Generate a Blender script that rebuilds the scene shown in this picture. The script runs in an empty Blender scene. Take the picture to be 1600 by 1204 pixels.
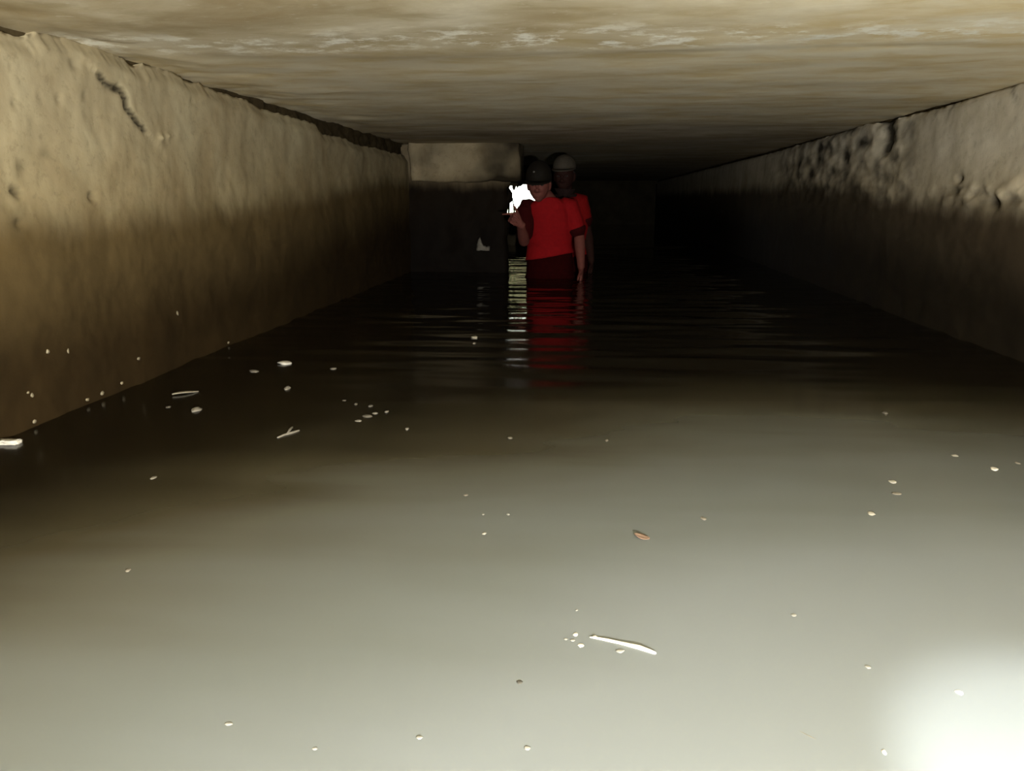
import bpy, bmesh, math, random
from mathutils import Vector, Matrix, noise

random.seed(7)
C = bpy.context.scene.collection
SC = bpy.context.scene

# ------------------------------------------------------------------ place
CAM = Vector((0, 0, .55))
PITCH = math.atan((602 - 311) / 1202)
YAW = math.atan(115 / 1202)
XL, XR = -1.36, 1.51          # side walls
ZC = .95                      # underside of the roof slab
ZF = -.65                     # channel bed
YW = 5.95                     # cross wall on the left
ROT = Matrix.Rotation(YAW, 3, 'Z') @ Matrix.Rotation(math.pi / 2 - PITCH, 3, 'X')


def ray(px, py):
    return ROT @ Vector(((px - 800) / 1202, -(py - 602) / 1202, -1))


def on_y(px, py, y):
    d = ray(px, py)
    return CAM + d * ((y - CAM.y) / d.y)


def on_z(px, py, z=0.0):
    d = ray(px, py)
    return CAM + d * ((z - CAM.z) / d.z)


def on_x(px, py, x):
    d = ray(px, py)
    return CAM + d * ((x - CAM.x) / d.x)


def sstep(a, b, t):
    t = max(0., min(1., (t - a) / (b - a)))
    return t * t * (3 - 2 * t)


def lerp_table(tab, t):
    if t <= tab[0][0]:
        return tab[0][1]
    for (a, va), (b, vb) in zip(tab, tab[1:]):
        if t <= b:
            return va + (vb - va) * (t - a) / (b - a)
    return tab[-1][1]


def fbm(v, o=4):
    return noise.fractal(v, 1.0, 2.0, o, noise_basis='PERLIN_ORIGINAL')


# ------------------------------------------------------------------ materials
class N:
    def __init__(self, name):
        self.m = bpy.data.materials.new(name)
        self.m.use_nodes = True
        self.t = self.m.node_tree
        self.t.nodes.clear()
        self.out = self.n('ShaderNodeOutputMaterial')
        self.b = self.n('ShaderNodeBsdfPrincipled')
        self.l(self.b.outputs[0], self.out.inputs[0])
        self.tc = self.n('ShaderNodeTexCoord')

    def n(self, kind, **kw):
        x = self.t.nodes.new(kind)
        for k, v in kw.items():
            setattr(x, k, v)
        return x

    def l(self, a, b):
        self.t.links.new(a, b)

    def mapping(self, scale, loc=(0, 0, 0)):
        m = self.n('ShaderNodeMapping')
        m.inputs['Scale'].default_value = scale
        m.inputs['Location'].default_value = loc
        self.l(self.tc.outputs['Object'], m.inputs[0])
        return m.outputs[0]

    def noise(self, vec, scale=1, detail=6, rough=.6, dist=0):
        x = self.n('ShaderNodeTexNoise')
        x.inputs['Scale'].default_value = scale
        x.inputs['Detail'].default_value = detail
        x.inputs['Roughness'].default_value = rough
        x.inputs['Distortion'].default_value = dist
        self.l(vec, x.inputs['Vector'])
        return x.outputs[0]

    def ramp(self, fac, stops):
        r = self.n('ShaderNodeValToRGB')
        el = r.color_ramp.elements
        while len(el) < len(stops):
            el.new(.5)
        for e, (p, c) in zip(el, stops):
            e.position = p
            e.color = c if len(c) == 4 else (*c, 1)
        self.l(fac, r.inputs[0])
        return r.outputs[0]

    def mix(self, fac, a, b, mode='MIX'):
        m = self.n('ShaderNodeMix', data_type='RGBA', blend_type=mode)
        for sock, v in ((m.inputs[0], fac), (m.inputs[6], a), (m.inputs[7], b)):
            if hasattr(v, 'is_linked'):
                self.l(v, sock)
            elif isinstance(v, (int, float)):
                sock.default_value = v
            else:
                sock.default_value = (*v, 1)
        return m.outputs[2]

    def math(self, op, a, b=0., c=0.):
        m = self.n('ShaderNodeMath', operation=op)
        for sock, v in zip(m.inputs, (a, b, c)):
            if hasattr(v, 'is_linked'):
                self.l(v, sock)
            else:
                sock.default_value = v
        return m.outputs[0]

    def maprange(self, v, a, b, c=0, d=1):
        m = self.n('ShaderNodeMapRange', interpolation_type='SMOOTHSTEP')
        self.l(v, m.inputs[0])
        for i, x in enumerate((a, b, c, d)):
            m.inputs[i + 1].default_value = x
        return m.outputs[0]

    def attr(self, name):
        a = self.n('ShaderNodeAttribute')
        a.attribute_name = name
        return a.outputs['Fac']

    def bump(self, h, strength, dist):
        b = self.n('ShaderNodeBump')
        b.inputs['Strength'].default_value = strength
        b.inputs['Distance'].default_value = dist
        self.l(h, b.inputs['Height'])
        self.l(b.outputs[0], self.b.inputs['Normal'])

    def xyz(self):
        s = self.n('ShaderNodeSeparateXYZ')
        self.l(self.tc.outputs['Object'], s.inputs[0])
        return s.outputs

    def base(self, c):
        if hasattr(c, 'is_linked'):
            self.l(c, self.b.inputs['Base Color'])
        else:
            self.b.inputs['Base Color'].default_value = (*c, 1)

    def set(self, **kw):
        for k, v in kw.items():
            s = self.b.inputs[k.replace('_', ' ')]
            if hasattr(v, 'is_linked'):
                self.l(v, s)
            else:
                s.default_value = v


def wall_material(name, dark, light, wet_a, wet_b, tide, seed=0, rise=.17, streak=(3, 3, 2.0)):
    """Cement render above a tide line, dark silt-stained concrete below it."""
    k = N(name)
    v = k.mapping(streak, (seed, seed * .7, 0))
    n1 = k.noise(v, 1.6, 9, .62, .3)
    dry = k.ramp(n1, [(.32, dark), (.62, light)])
    n2 = k.noise(k.mapping((1, 1, 1), (seed, 3, 1)), 38, 4, .7)
    dry = k.mix(k.ramp(n2, [(.33, (.3,) * 3), (.45, (0,) * 3)]), dry, tuple(c * .55 for c in dark))
    p = k.attr('patch')
    dry = k.mix(k.math('MAXIMUM', p, 0.), dry, tuple(min(1, c * 1.4) for c in light))
    dry = k.mix(k.math('MAXIMUM', k.math('MULTIPLY', p, -1.), 0.), dry, tuple(c * .12 for c in dark))
    z = k.xyz()[2]
    drip = k.noise(k.mapping((9, 9, 1.0), (seed, 0, 2)), 1, 5, .6)
    blot = k.noise(k.mapping((2.2, 2.2, 2.2), (seed, 5, 2)), 1, 4, .6)
    zz = k.math('ADD', z, k.math('ADD', k.math('MULTIPLY_ADD', drip, .10, -.05), k.math('MULTIPLY_ADD', blot, .14, -.07)))
    zz = k.math('SUBTRACT', zz, k.maprange(k.xyz()[1], 2.5, 5.8, 0, rise))
    dry = k.mix(k.maprange(zz, .84, .50), dry, k.mix(1., dry, (.80, .76, .68), 'MULTIPLY'))
    wet = k.maprange(zz, tide + .085, tide - .055)
    n3 = k.noise(k.mapping((2, 2, 1.2), (seed, 9, 4)), 2.2, 8, .65)
    low = k.maprange(zz, tide - .02, .12)
    wetc = k.mix(low, wet_a, wet_b)
    wetc = k.mix(1., wetc, k.ramp(n3, [(.3, (.72,) * 3), (.7, (1.15,) * 3)]), 'MULTIPLY')
    k.base(k.mix(wet, dry, wetc))
    k.set(Roughness=k.maprange(wet, 0, 1, .9, .75), Specular_IOR_Level=.1)
    h = k.math('ADD', k.math('MULTIPLY', n1, .5), k.math('MULTIPLY', n2, .35))
    k.bump(h, .22, .012)
    return k.m


def plain(name, col, rough=.8, spec=.3, var=.25, scale=30, bump=.0):
    k = N(name)
    n1 = k.noise(k.mapping((1, 1, 1)), scale, 5)
    k.base(k.ramp(n1, [(.3, tuple(c * (1 - var) for c in col)), (.7, tuple(min(1, c * (1 + var)) for c in col))]))
    k.set(Roughness=rough, Specular_IOR_Level=spec)
    if bump:
        k.bump(n1, bump, .004)
    return k.m


def ceiling_material():
    k = N('roof_concrete')
    n1 = k.noise(k.mapping((.9, 1.7, 1)), 1.5, 8, .6, .5)
    n2 = k.noise(k.mapping((1.8, 3.8, 1), (4, 2, 0)), 2.2, 7, .62, .3)
    n3 = k.noise(k.mapping((5, 9, 1), (1, 7, 0)), 7, 5, .6)
    c = k.ramp(n1, [(.34, (.34, .26, .135)), (.5, (.50, .43, .28)), (.64, (.66, .60, .45))])
    c = k.mix(k.ramp(n2, [(.36, (.6,) * 3), (.5, (0,) * 3)]), c, (.31, .245, .125))
    c = k.mix(k.ramp(n3, [(.62, (0,) * 3), (.76, (.4,) * 3)]), c, (.80, .76, .63))
    s = k.xyz()
    # a joint between two shutter boards, with limescale bloom along it
    wob = k.noise(k.mapping((1.5, 1.5, 1), (3, 1, 0)), 2, 4)
    y = k.math('ADD', s[1], k.math('MULTIPLY_ADD', wob, .3, -.15))
    d = k.math('ABSOLUTE', k.math('SUBTRACT', y, 2.12))
    band = k.maprange(d, .2, .02)
    blo = k.ramp(k.noise(k.mapping((4, 5, 1), (8, 3, 0)), 2.1, 7, .68), [(.5, (0,) * 3), (.6, (1,) * 3)])
    lime_seam = k.math('MULTIPLY', band, k.math('MULTIPLY', blo, .9))
    light_lift = k.math('ADD', k.math('MULTIPLY', s[0], .8), k.math('MULTIPLY_ADD', k.noise(k.mapping((.7, 1.2, 1), (9, 2, 0)), 1.2, 5), 1.3, -.75))
    light_lift = k.math('ADD', k.math('MULTIPLY', k.maprange(light_lift, -.25, .75), .75), k.math('MULTIPLY', k.maprange(s[1], 1.9, 2.6), .62))  # roof colour painted lighter rightwards and farther in, to offset light falloff
    light_lift = k.math('MULTIPLY', k.math('MINIMUM', k.math('MAXIMUM', light_lift, 0.), .85), k.maprange(s[1], 5.2, 3.8))
    c = k.mix(light_lift, c, k.mix(k.ramp(n2, [(.36, (0,) * 3), (.6, (1,) * 3)]), (.76, .61, .32), (.88, .80, .58)))
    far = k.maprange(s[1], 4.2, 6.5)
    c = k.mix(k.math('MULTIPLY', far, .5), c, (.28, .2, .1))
    c = k.mix(lime_seam, c, (.93, .91, .78))
    k.base(c)
    k.set(Roughness=.88, Specular_IOR_Level=.25)
    k.bump(k.math('ADD', k.math('MULTIPLY', n2, .6), k.math('MULTIPLY', n3, .3)), .16, .012)
    return k.m


def water_material():
    """Silty water; the pool of light near the camera is painted into its colour."""
    k = N('murky_water')
    x = k.xyz()
    w1 = k.noise(k.mapping((.8, 1.6, 1), (2, 0, 0)), 1.1, 3, .5, .5)
    w2 = k.noise(k.mapping((.5, 2.2, 1), (6, 4, 0)), 2.2, 3, .5, .3)
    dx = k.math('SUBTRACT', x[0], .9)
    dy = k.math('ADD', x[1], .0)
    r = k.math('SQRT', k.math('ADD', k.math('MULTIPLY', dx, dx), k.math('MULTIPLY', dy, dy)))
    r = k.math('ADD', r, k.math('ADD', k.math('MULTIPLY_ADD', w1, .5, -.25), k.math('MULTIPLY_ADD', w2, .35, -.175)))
    t = k.math('SUBTRACT', 1.0, k.math('DIVIDE', k.math('SUBTRACT', r, 1.2), 1.3))  # radial falloff of the light, painted over the silt colour
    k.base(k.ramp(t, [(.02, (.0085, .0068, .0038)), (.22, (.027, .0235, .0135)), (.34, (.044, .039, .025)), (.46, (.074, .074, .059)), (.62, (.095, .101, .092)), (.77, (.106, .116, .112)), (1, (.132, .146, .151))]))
    k.set(Roughness=k.maprange(x[1], 2.6, 4.0, .16, .03), IOR=1.33, Specular_IOR_Level=k.maprange(x[1], 2.6, 4.2, .25, .45))
    n2 = k.noise(k.mapping((3, 9, 1)), 2.4, 3, .5)
    k.bump(k.math('MULTIPLY', n2, k.maprange(x[1], 1.9, 3.6)), .06, .02)
    return k.m


M = {}
M['wl'] = wall_material('render_left', (.275, .222, .13), (.38, .33, .21), (.098, .068, .028), (.026, .016, .0055), .49, 1.3)
M['wr'] = wall_material('render_right', (.40, .35, .25), (.58, .53, .42), (.065, .048, .028), (.016, .0115, .006), .50, 6.1, .13)
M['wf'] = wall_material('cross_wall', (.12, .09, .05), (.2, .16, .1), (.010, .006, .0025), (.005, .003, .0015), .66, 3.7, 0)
M['block'] = wall_material('lintel_concrete', (.215, .165, .095), (.33, .275, .175), (.2, .15, .09), (.1, .075, .04), .3, 8.2, 0)
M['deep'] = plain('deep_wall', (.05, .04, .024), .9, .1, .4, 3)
M['slot_shade'] = plain('gap_shade', (.045, .033, .016), .95, .05, .4, 30, .4)
M['bed'] = plain('silt_bed', (.09, .075, .05), .95, .1, .3, 6)
M['ceil'] = ceiling_material()
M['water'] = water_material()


# ------------------------------------------------------------------ object helpers
def link_mesh(name, verts, faces, mat, parent=None, smooth=True, attr=None):
    me = bpy.data.meshes.new(name)
    me.from_pydata([tuple(v) for v in verts], [], faces)
    if smooth:
        me.polygons.foreach_set('use_smooth', [True] * len(me.polygons))
    if attr:
        a = me.attributes.new('patch', 'FLOAT', 'POINT')
        a.data.foreach_set('value', attr)
    me.materials.append(mat)
    me.update()
    o = bpy.data.objects.new(name, me)
    C.objects.link(o)
    if parent:
        o.parent = parent
    return o


def link_bm(name, bm, mat, parent=None, smooth=True):
    bmesh.ops.recalc_face_normals(bm, faces=bm.faces[:])
    me = bpy.data.meshes.new(name)
    bm.to_mesh(me)
    bm.free()
    if smooth:
        me.polygons.foreach_set('use_smooth', [True] * len(me.polygons))
    me.materials.append(mat)
    o = bpy.data.objects.new(name, me)
    C.objects.link(o)
    if parent:
        o.parent = parent
    return o


def struct(o):
    o['kind'] = 'structure'
    return o


def tag(o, label, cat, group=None):
    o['label'] = label
    o['category'] = cat
    if group:
        o['group'] = group
    return o


def grid(us, vs, fn):
    """vertices fn(u, v) -> (point, patch); faces"""
    V, A, F = [], [], []
    for u in us:
        for v in vs:
            p, a = fn(u, v)
            V.append(p)
            A.append(a)
    n = len(vs)
    for i in range(len(us) - 1):
        for j in range(n - 1):
            a = i * n + j
            F.append((a, a + 1, a + n + 1, a + n))
    return V, F, A


def frange(a, b, s):
    n = max(1, round((b - a) / s))
    return [a + (b - a) * i / n for i in range(n + 1)]


def box(bm, lo, hi):
    r = bmesh.ops.create_cube(bm, size=1)
    for v in r['verts']:
        v.co = Vector([lo[i] + (hi[i] - lo[i]) * (v.co[i] + .5) for i in range(3)])
    return r['verts']


# ------------------------------------------------------------------ setting: roof, walls, bed
def ceil_pt(x, y):
    d = .006 * fbm(Vector((x * .9, y * 1.6, 3.1)), 3) + .0008 * fbm(Vector((x * 5, y * 11, 1.7)), 3)
    # shallow step left by a shutter board
    e = 2.33 + .07 * fbm(Vector((x * 1.3, 0.5, 8.2)), 3)
    d += .003 * sstep(e - .05, e + .05, y)
    # broken underside beside the left wall
    t = x - XL
    if t < .5:
        d += .006 * sstep(.12, .02, t) + .010 * sstep(.45, .0, t) * (fbm(Vector((x * 5, y * 4, 9.)), 3))
    return Vector((x, y, ZC + d)), 0.0


ys = frange(-2.5, 1.2, .25) + frange(1.2, 4.4, .022)[1:] + frange(4.4, 7.5, .06)[1:] + frange(7.5, 18, .5)[1:]
V, F, A = grid(frange(-1.9, 2.0, .03), ys, ceil_pt)
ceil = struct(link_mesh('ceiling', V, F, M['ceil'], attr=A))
ceil.modifiers.new('thick', 'SOLIDIFY').thickness = .25
ceil.modifiers['thick'].offset = -1

# gap left between the wall heads and the slab, along the channel (y -> metres)
def yl(px):
    return on_x(px, 311 - .294 * (915 - px), XL).y


def yr(px):
    return on_x(px, 311 - .265 * (px - 915), XR).y


GAPL = sorted([(-3, .012), (yl(0), .020), (yl(28), .022), (yl(42), .028), (yl(56), .018), (yl(68), -.006), (yl(95), -.012),
               (yl(150), -.012), (yl(200), .000), (yl(212), .016), (yl(222), .013), (yl(234), -.004), (yl(282), -.004), (yl(300), .010),
               (yl(322), .006), (yl(328), .016), (yl(372), .018), (yl(386), .010), (yl(396), .026), (yl(410), .038),
               (yl(440), .034), (yl(480), .036), (yl(498), .034), (yl(508), .078), (yl(525), .070), (yl(545), .072),
               (yl(560), .088), (yl(590), .080), (yl(620), .085), (YW + .1, .09)])
GAPR = sorted([(-3, .008), (yr(1600), .006), (yr(1560), .010), (yr(1480), .020), (yr(1430), .015), (yr(1385), .017), (yr(1372), .013),
               (yr(1358), .005), (yr(1330), .006), (yr(1300), .012), (yr(1270), .016), (yr(1235), .020), (yr(1200), .028), (18, .03)])
CRACK = [on_x(*p, XL) for p in ((150, 118), (163, 132), (186, 142), (194, 154), (196, 168), (205, 180), (214, 191), (226, 204))]
CRACK = [(p.y, p.z) for p in CRACK]
PITSL = [(on_x(px, py, XL), r, d) for px, py, r, d in
         [(145, 308, .013, .02), (25, 298, .012, .014), (33, 303, .012, .014), (301, 157, .008, .012), (130, 150, .012, .007), (92, 155, .008, .008), (23, 162, .010, .007), (62, 152, .008, .006),
          (33, 349, .014, .014), (50, 77, .004, .006), (17, 106, .005, .006), (70, 105, .004, .004), (250, 215, .014, -.012), (262, 213, .012, -.01),
          (115, 100, .014, .012), (60, 100, .006, .004), (180, 136, .010, .016), (75, 240, .02, .006), (40, 260, .02, .006)]]


def seg_dist(p, a, b):
    ax, ay = a
    dx, dy = b[0] - ax, b[1] - ay
    t = ((p[0] - ax) * dx + (p[1] - ay) * dy) / (dx * dx + dy * dy + 1e-12)
    t = max(0, min(1, t))
    return math.hypot(p[0] - ax - t * dx, p[1] - ay - t * dy), dx * (p[1] - ay) - dy * (p[0] - ax)


def left_pt(y, f):
    jag = .007 * fbm(Vector((y * 9, .3, 4)), 4) + .004 * fbm(Vector((y * 40, 1.3, 4)), 2)
    top = ZC + .004 - lerp_table(GAPL, y) + jag
    z = ZF + (top - ZF) * f
    d = .012 * fbm(Vector((0, y * 1.7, z * 2.5)), 5) + .003 * fbm(Vector((7, y * 12, z * 12)), 3)
    patch = .0
    if 1.3 < y < 3.2 and z > .5:
        best, side = 9, 1
        for a, b in zip(CRACK, CRACK[1:]):
            dd, s = seg_dist((y, z), a, b)
            if dd < best:
                best, side = dd, s
        w = .0085
        if best < .15:
            d -= .008 * math.exp(-(best / w) ** 2)
            patch -= 1.1 * math.exp(-(best / (w * 1.0)) ** 2)
            if side > 0:                      # the newer render sits proud of the old
                d += .008 * sstep(.15, .0, best)
                patch += .12 * sstep(.12, .02, best)
    for p, r, dep in PITSL:
        q = ((y - p.y) / (r * 1.2)) ** 2 + ((z - p.z) / (r * .7)) ** 2
        if q < 6:
            g = math.exp(-q)
            d -= dep * g
            patch -= (.7 if dep > .013 else .3) * g if dep > 0 else -.4 * g
    # rounded, crumbling head of the wall
    d -= .02 * sstep(.05, 0, top - z)
    return Vector((XL + d, y, z)), patch


ysl = frange(-2.5, 1.2, .25) + frange(1.2, 1.75, .011)[1:] + frange(1.75, 2.5, .006)[1:] + frange(2.5, 3.2, .011)[1:] + frange(3.2, YW + .1, .022)[1:]
fs = [0, .2, .38] + frange(.40, 1, .0062)
V, F, A = grid(ysl, fs, left_pt)
wl = struct(link_mesh('wall_left', V, F, M['wl'], attr=A))


def solid(o, t, off):
    m = o.modifiers.new('thick', 'SOLIDIFY')
    m.thickness = t
    m.offset = off


solid(wl, .2, 1)

RP = [on_x(px, py, XR) for px, py in ((1497, 280), (1556, 318), (1566, 312), (1590, 285), (1497, 138))]
STRIP = on_x(1364, 240, XR)


def right_pt(y, f):
    jag = .004 * fbm(Vector((y * 9, 5.3, 4)), 4) + .002 * fbm(Vector((y * 40, 1.3, 9)), 2)
    top = ZC + .004 - lerp_table(GAPR, y) + jag
    z = ZF + (top - ZF) * f
    d = .010 * fbm(Vector((3, y * 1.5, z * 2.5)), 5) + .003 * fbm(Vector((7, y * 10, z * 12)), 3)
    patch = 0.
    # spalled, root-grown stretch
    m = sstep(3.75, 4.15, y) * sstep(7.2, 5.6, y) * sstep(.5, .56, z)
    if m > 0:
        r1 = fbm(Vector((1, y * 6, z * 11)), 5)
        r2 = fbm(Vector((4, y * 2.2, z * 3.0)), 3)
        d += m * (.010 * r1 + .010 * r2)
        patch += m * (1.1 * r1 - .28)
    m = sstep(.62, .585, z) * sstep(.50, .54, z) * sstep(2.3, 2.6, y) * sstep(3.9, 3.4, y)
    if m > 0:
        r1 = fbm(Vector((9, y * 8, z * 16)), 4)
        d += m * .02 * r1
        patch += m * (.8 * r1 - .1)
    # smear of pale mortar running down the wall
    wy = STRIP.y + .05 * fbm(Vector((2, 0, z * 9)), 3)
    g = math.exp(-((y - wy) / (.10 + .05 * fbm(Vector((5, 1, z * 14)), 2))) ** 2) * sstep(.56, .60, z)
    d += .012 * g
    patch += .8 * g
    g2 = math.exp(-((y - wy + .17) / .06) ** 2) * sstep(.74, .80, z)
    d -= .02 * g2
    patch -= .7 * g2
    for p, dep, r in zip(RP, (.03, .022, -.016, -.012, .0), (.013, .022, .018, .03, .01)):
        q = ((y - p.y) / (r * 2.0)) ** 2 + ((z - p.z) / r) ** 2
        if q < 6:
            d -= dep * math.exp(-q)
            patch += (-1 if dep > 0 else .7) * math.exp(-q)
    # hairline cracks that leave the joint
    for px, dx in ((1578, -.05), (1458, -.06), (1490, .02)):
        y0 = yr(px)
        t = ZC - z
        if 0 < t < .12:
            dd = abs(y - y0 - dx * t / .06)
            patch -= .6 * math.exp(-(dd / .012) ** 2) * sstep(.1, .02, t)
    d -= .012 * sstep(.03, 0, top - z)
    return Vector((XR - d, y, z)), patch


ysr = frange(-2.5, 2.0, .25) + frange(2.0, 4.2, .016)[1:] + frange(4.2, 7.2, .025)[1:] + frange(7.2, 18, .4)[1:]
V, F, A = grid(ysr, fs, right_pt)
F = [tuple(reversed(f)) for f in F]
wr = struct(link_mesh('wall_right', V, F, M['wr'], attr=A))
solid(wr, .2, 1)

# dark strips standing in for the shade in the gaps over both wall heads
def gap_shade_strip(name, x, side, y0, y1):
    def fn(y, t):
        r = .016 * fbm(Vector((y * 12, t * 4, x)), 4)
        return Vector((x + side * (.05 + r), y, .80 + t * .2)), 0
    V, F, A = grid(frange(y0, y1, .03), frange(0, 1, .1), fn)
    return struct(link_mesh(name, V, F, M['slot_shade']))


gap_shade_strip('trim_1', XL, -1, -2.5, YW + .1)
gap_shade_strip('trim_2', XR, 1, -2.5, 18)


# cross wall that narrows the channel on the left, with its concrete lintel
xe = on_y(794, 320, YW).x
xb = on_y(813, 250, YW).x


def cross_pt(x, f):
    z = ZF + (ZC - ZF) * f
    d = .02 * fbm(Vector((x * 5, 2, z * 5)), 4)
    e = sstep(.03, 0, xe - x)
    x2 = x + .02 * fbm(Vector((.4, 3, z * 7)), 3) * sstep(.25, 0, xe - x)
    return Vector((x2, YW + d + .03 * e, z)), .0


V, F, A = grid(frange(XL - .05, xe, .02), fs[::2], cross_pt)
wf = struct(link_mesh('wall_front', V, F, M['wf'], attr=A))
solid(wf, .4, 1)

zb = on_y(720, 284, YW - .04).z
bm = bmesh.new()
x0 = on_y(641, 250, YW - .07).x
lo, hi = Vector((x0, YW - .075, zb)), Vector((xb, YW + .36, ZC + .03))
box(bm, lo, hi)
bmesh.ops.subdivide_edges(bm, edges=bm.edges[:], cuts=28, use_grid_fill=True)
for v in bm.verts:                       # worn, rounded arrises
    q = Vector([max(lo[i] + .02, min(hi[i] - .02, v.co[i])) for i in range(3)])
    e = v.co - q
    if e.length > 1e-6:
        v.co = q + e.normalized() * .02
for v in bm.verts:
    c = v.co
    n = fbm(Vector((c.x * 7, c.y * 7, c.z * 7)), 4)
    c.y += .016 * n
    c.z += .012 * fbm(Vector((c.x * 9, 3, c.z * 4)), 3) * sstep(.2, 0, c.z - zb)
    c.x += .014 * fbm(Vector((4, c.y * 4, c.z * 9)), 3)
    # right half is chipped back
    if c.y < YW + .1:
        c.y += .035 * sstep(xb - .26, xb - .16, c.x)
        if c.x < x0 + .09:
            c.y += .03 * sstep(x0 + .055, x0 + .085, c.x) - .03
pv = [-.8 * sstep(xb - .46, xb - .12, v.co.x) + .28 * math.exp(-(((v.co.x - xb + .04) / .05) ** 2 + ((v.co.z - .86) / .07) ** 2)) + (.5 * fbm(v.co * 4, 4) - .05) - .3 * sstep(.06, .0, v.co.z - zb) for v in bm.verts]
lint = struct(link_bm('trim_3', bm, M['block']))
lint.data.attributes.new('patch', 'FLOAT', 'POINT').data.foreach_set('value', pv)

# the far passage, dark
def wall_panel(name, pts, mat, t=.1):
    o = struct(link_mesh(name, pts, [(0, 1, 2, 3)], mat, smooth=False))
    solid(o, t, 0)
    return o


YE = 9.6
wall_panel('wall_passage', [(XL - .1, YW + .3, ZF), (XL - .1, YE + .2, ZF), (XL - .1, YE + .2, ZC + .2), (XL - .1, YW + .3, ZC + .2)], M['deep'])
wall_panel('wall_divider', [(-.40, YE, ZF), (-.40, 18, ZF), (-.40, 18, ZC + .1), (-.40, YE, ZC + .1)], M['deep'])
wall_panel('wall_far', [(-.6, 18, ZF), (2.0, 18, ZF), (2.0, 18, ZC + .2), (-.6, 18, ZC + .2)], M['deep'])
wall_panel('wall_light_stop', [(-1.8, -2.5, ZF), (1.9, -2.5, ZF), (1.9, -2.5, ZC + .2), (-1.8, -2.5, ZC + .2)], M['deep'])  # unseen, added to shut out daylight from behind

# end wall with the daylight opening, ragged roots along its head
ex0, ex1 = on_y(776, 300, YE).x, on_y(846, 300, YE).x
ez0, ez1 = on_y(800, 333, YE).z, on_y(800, 290, YE).z
top = []
for (px, py) in ((776, 291), (792, 292), (793.5, 297), (795, 291), (796, 290), (800, 290), (801, 296), (803, 297), (805, 291), (806.5, 290), (807.5, 294),
                 (809, 291), (812, 291), (813.5, 290), (815.5, 288), (823, 288), (828, 290), (832, 287), (846, 289)):
    top.append(on_y(px, py, YE))
bm = bmesh.new()
def prism(bm, pts, y0, y1):
    a = [bm.verts.new((p[0], y0, p[1])) for p in pts]
    b = [bm.verts.new((p[0], y1, p[1])) for p in pts]
    bm.faces.new(a)
    bm.faces.new(list(reversed(b)))
    n = len(pts)
    for i in range(n):
        j = (i + 1) % n
        bm.faces.new((a[i], b[i], b[j], a[j]))


prism(bm, [(XL - .1, ZF), (ex0, ZF), (ex0, ZC + .1), (XL - .1, ZC + .1)], YE, YE + .25)
prism(bm, [(ex1, ZF), (-.4, ZF), (-.4, ZC + .1), (ex1, ZC + .1)], YE, YE + .25)
sill = [(ex0, ZF), (ex1, ZF)] + [(ex1 + (ex0 - ex1) * i / 14, ez0 + .02 * fbm(Vector((i * .7, 2, 5)), 3)) for i in range(15)]
prism(bm, sill, YE, YE + .25)
prism(bm, [(p.x, p.z) for p in top] + [(ex1, ZC + .1), (ex0, ZC + .1)], YE, YE + .12)
we = struct(link_bm('wall_exit', bm, M['deep'], smooth=False))

# stream bank outside the opening
grass = plain('bank_grass', (.30, .31, .23), .9, .1, .4, 3)
bank = struct(link_mesh('ground', [(-25, YE + .25, -.02), (-.46, YE + .25, -.02), (-.46, 70, -.02), (-25, 70, -.02)], [(0, 1, 2, 3)], grass, smooth=False))

# channel bed
bed = struct(link_mesh('floor', [(-2, -2.6, ZF), (2, -2.6, ZF), (2, 18.2, ZF), (-2, 18.2, ZF)], [(0, 1, 2, 3)], M['bed'], smooth=False))
solid(bed, .1, -1)


# water surface
P1C, P2C = on_y(858, 415, 5.55), on_y(895, 410, 6.1)


def wave(x, y):
    a = sstep(1.7, 3.0, y)
    h = .0
    if a > 0:
        for i, (kx, ky, am) in enumerate(((1.5, 26, .0011), (-3.2, 33, .0009), (5, 19, .0012), (-9, 45, .0005), (2, 62, .0004))):
            h += am * math.sin(kx * x + ky * y + 2.3 * i + 1.2 * noise.noise(Vector((x * 1.3, y * 1.1, i * 3.))))
        for c in (P1C, P2C):
            r = math.hypot(x - c.x, y - c.y)
            h += .0022 * math.sin(30 * r) * math.exp(-r * .9) * sstep(.15, .3, r)
        h *= .9 + 1.2 * noise.noise(Vector((x * .8, y * .9, 4.))) + .25
    h *= a
    h += .0035 * noise.noise(Vector((x * .7 + 3, y * 1.2, 1.)))
    return Vector((x, y, h)), 0


ysw = frange(-2.5, 1.5, .1) + frange(1.5, 7.2, .022)[1:] + frange(7.2, 10, .05)[1:] + frange(10, 18, .4)[1:]
V, F, A = grid(frange(XL - .03, XR + .03, .04), ysw, wave)
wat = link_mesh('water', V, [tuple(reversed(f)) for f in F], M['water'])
wat['kind'] = 'stuff'
tag(wat, 'murky grey-green flood water filling the bottom of the culvert', 'water')


# ------------------------------------------------------------------ floating debris
def deb_mat(name, col, rough=.6, var=.15):
    return plain(name, col, rough, .3, var, 120)


DM = {'white': deb_mat('foam_white', (.55, .53, .46)), 'pale': deb_mat('pale_wood', (.36, .33, .26)),
      'dim': deb_mat('grey_scum', (.17, .155, .125)), 'faint': deb_mat('wet_scum', (.085, .076, .058)), 'film': deb_mat('silt_film', (.06, .055, .042)),
      'rust': deb_mat('rust_leaf', (.15, .10, .072)), 'dark': deb_mat('black_bit', (.05, .048, .04)), 'light': deb_mat('pale_scum', (.30, .29, .25)), 'soft': deb_mat('soft_fleck', (.2, .2, .18)),
      'haze': deb_mat('water_fleck', (.11, .105, .085)), 'glint': deb_mat('pale_speck', (.22, .19, .125), .3)}


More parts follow.
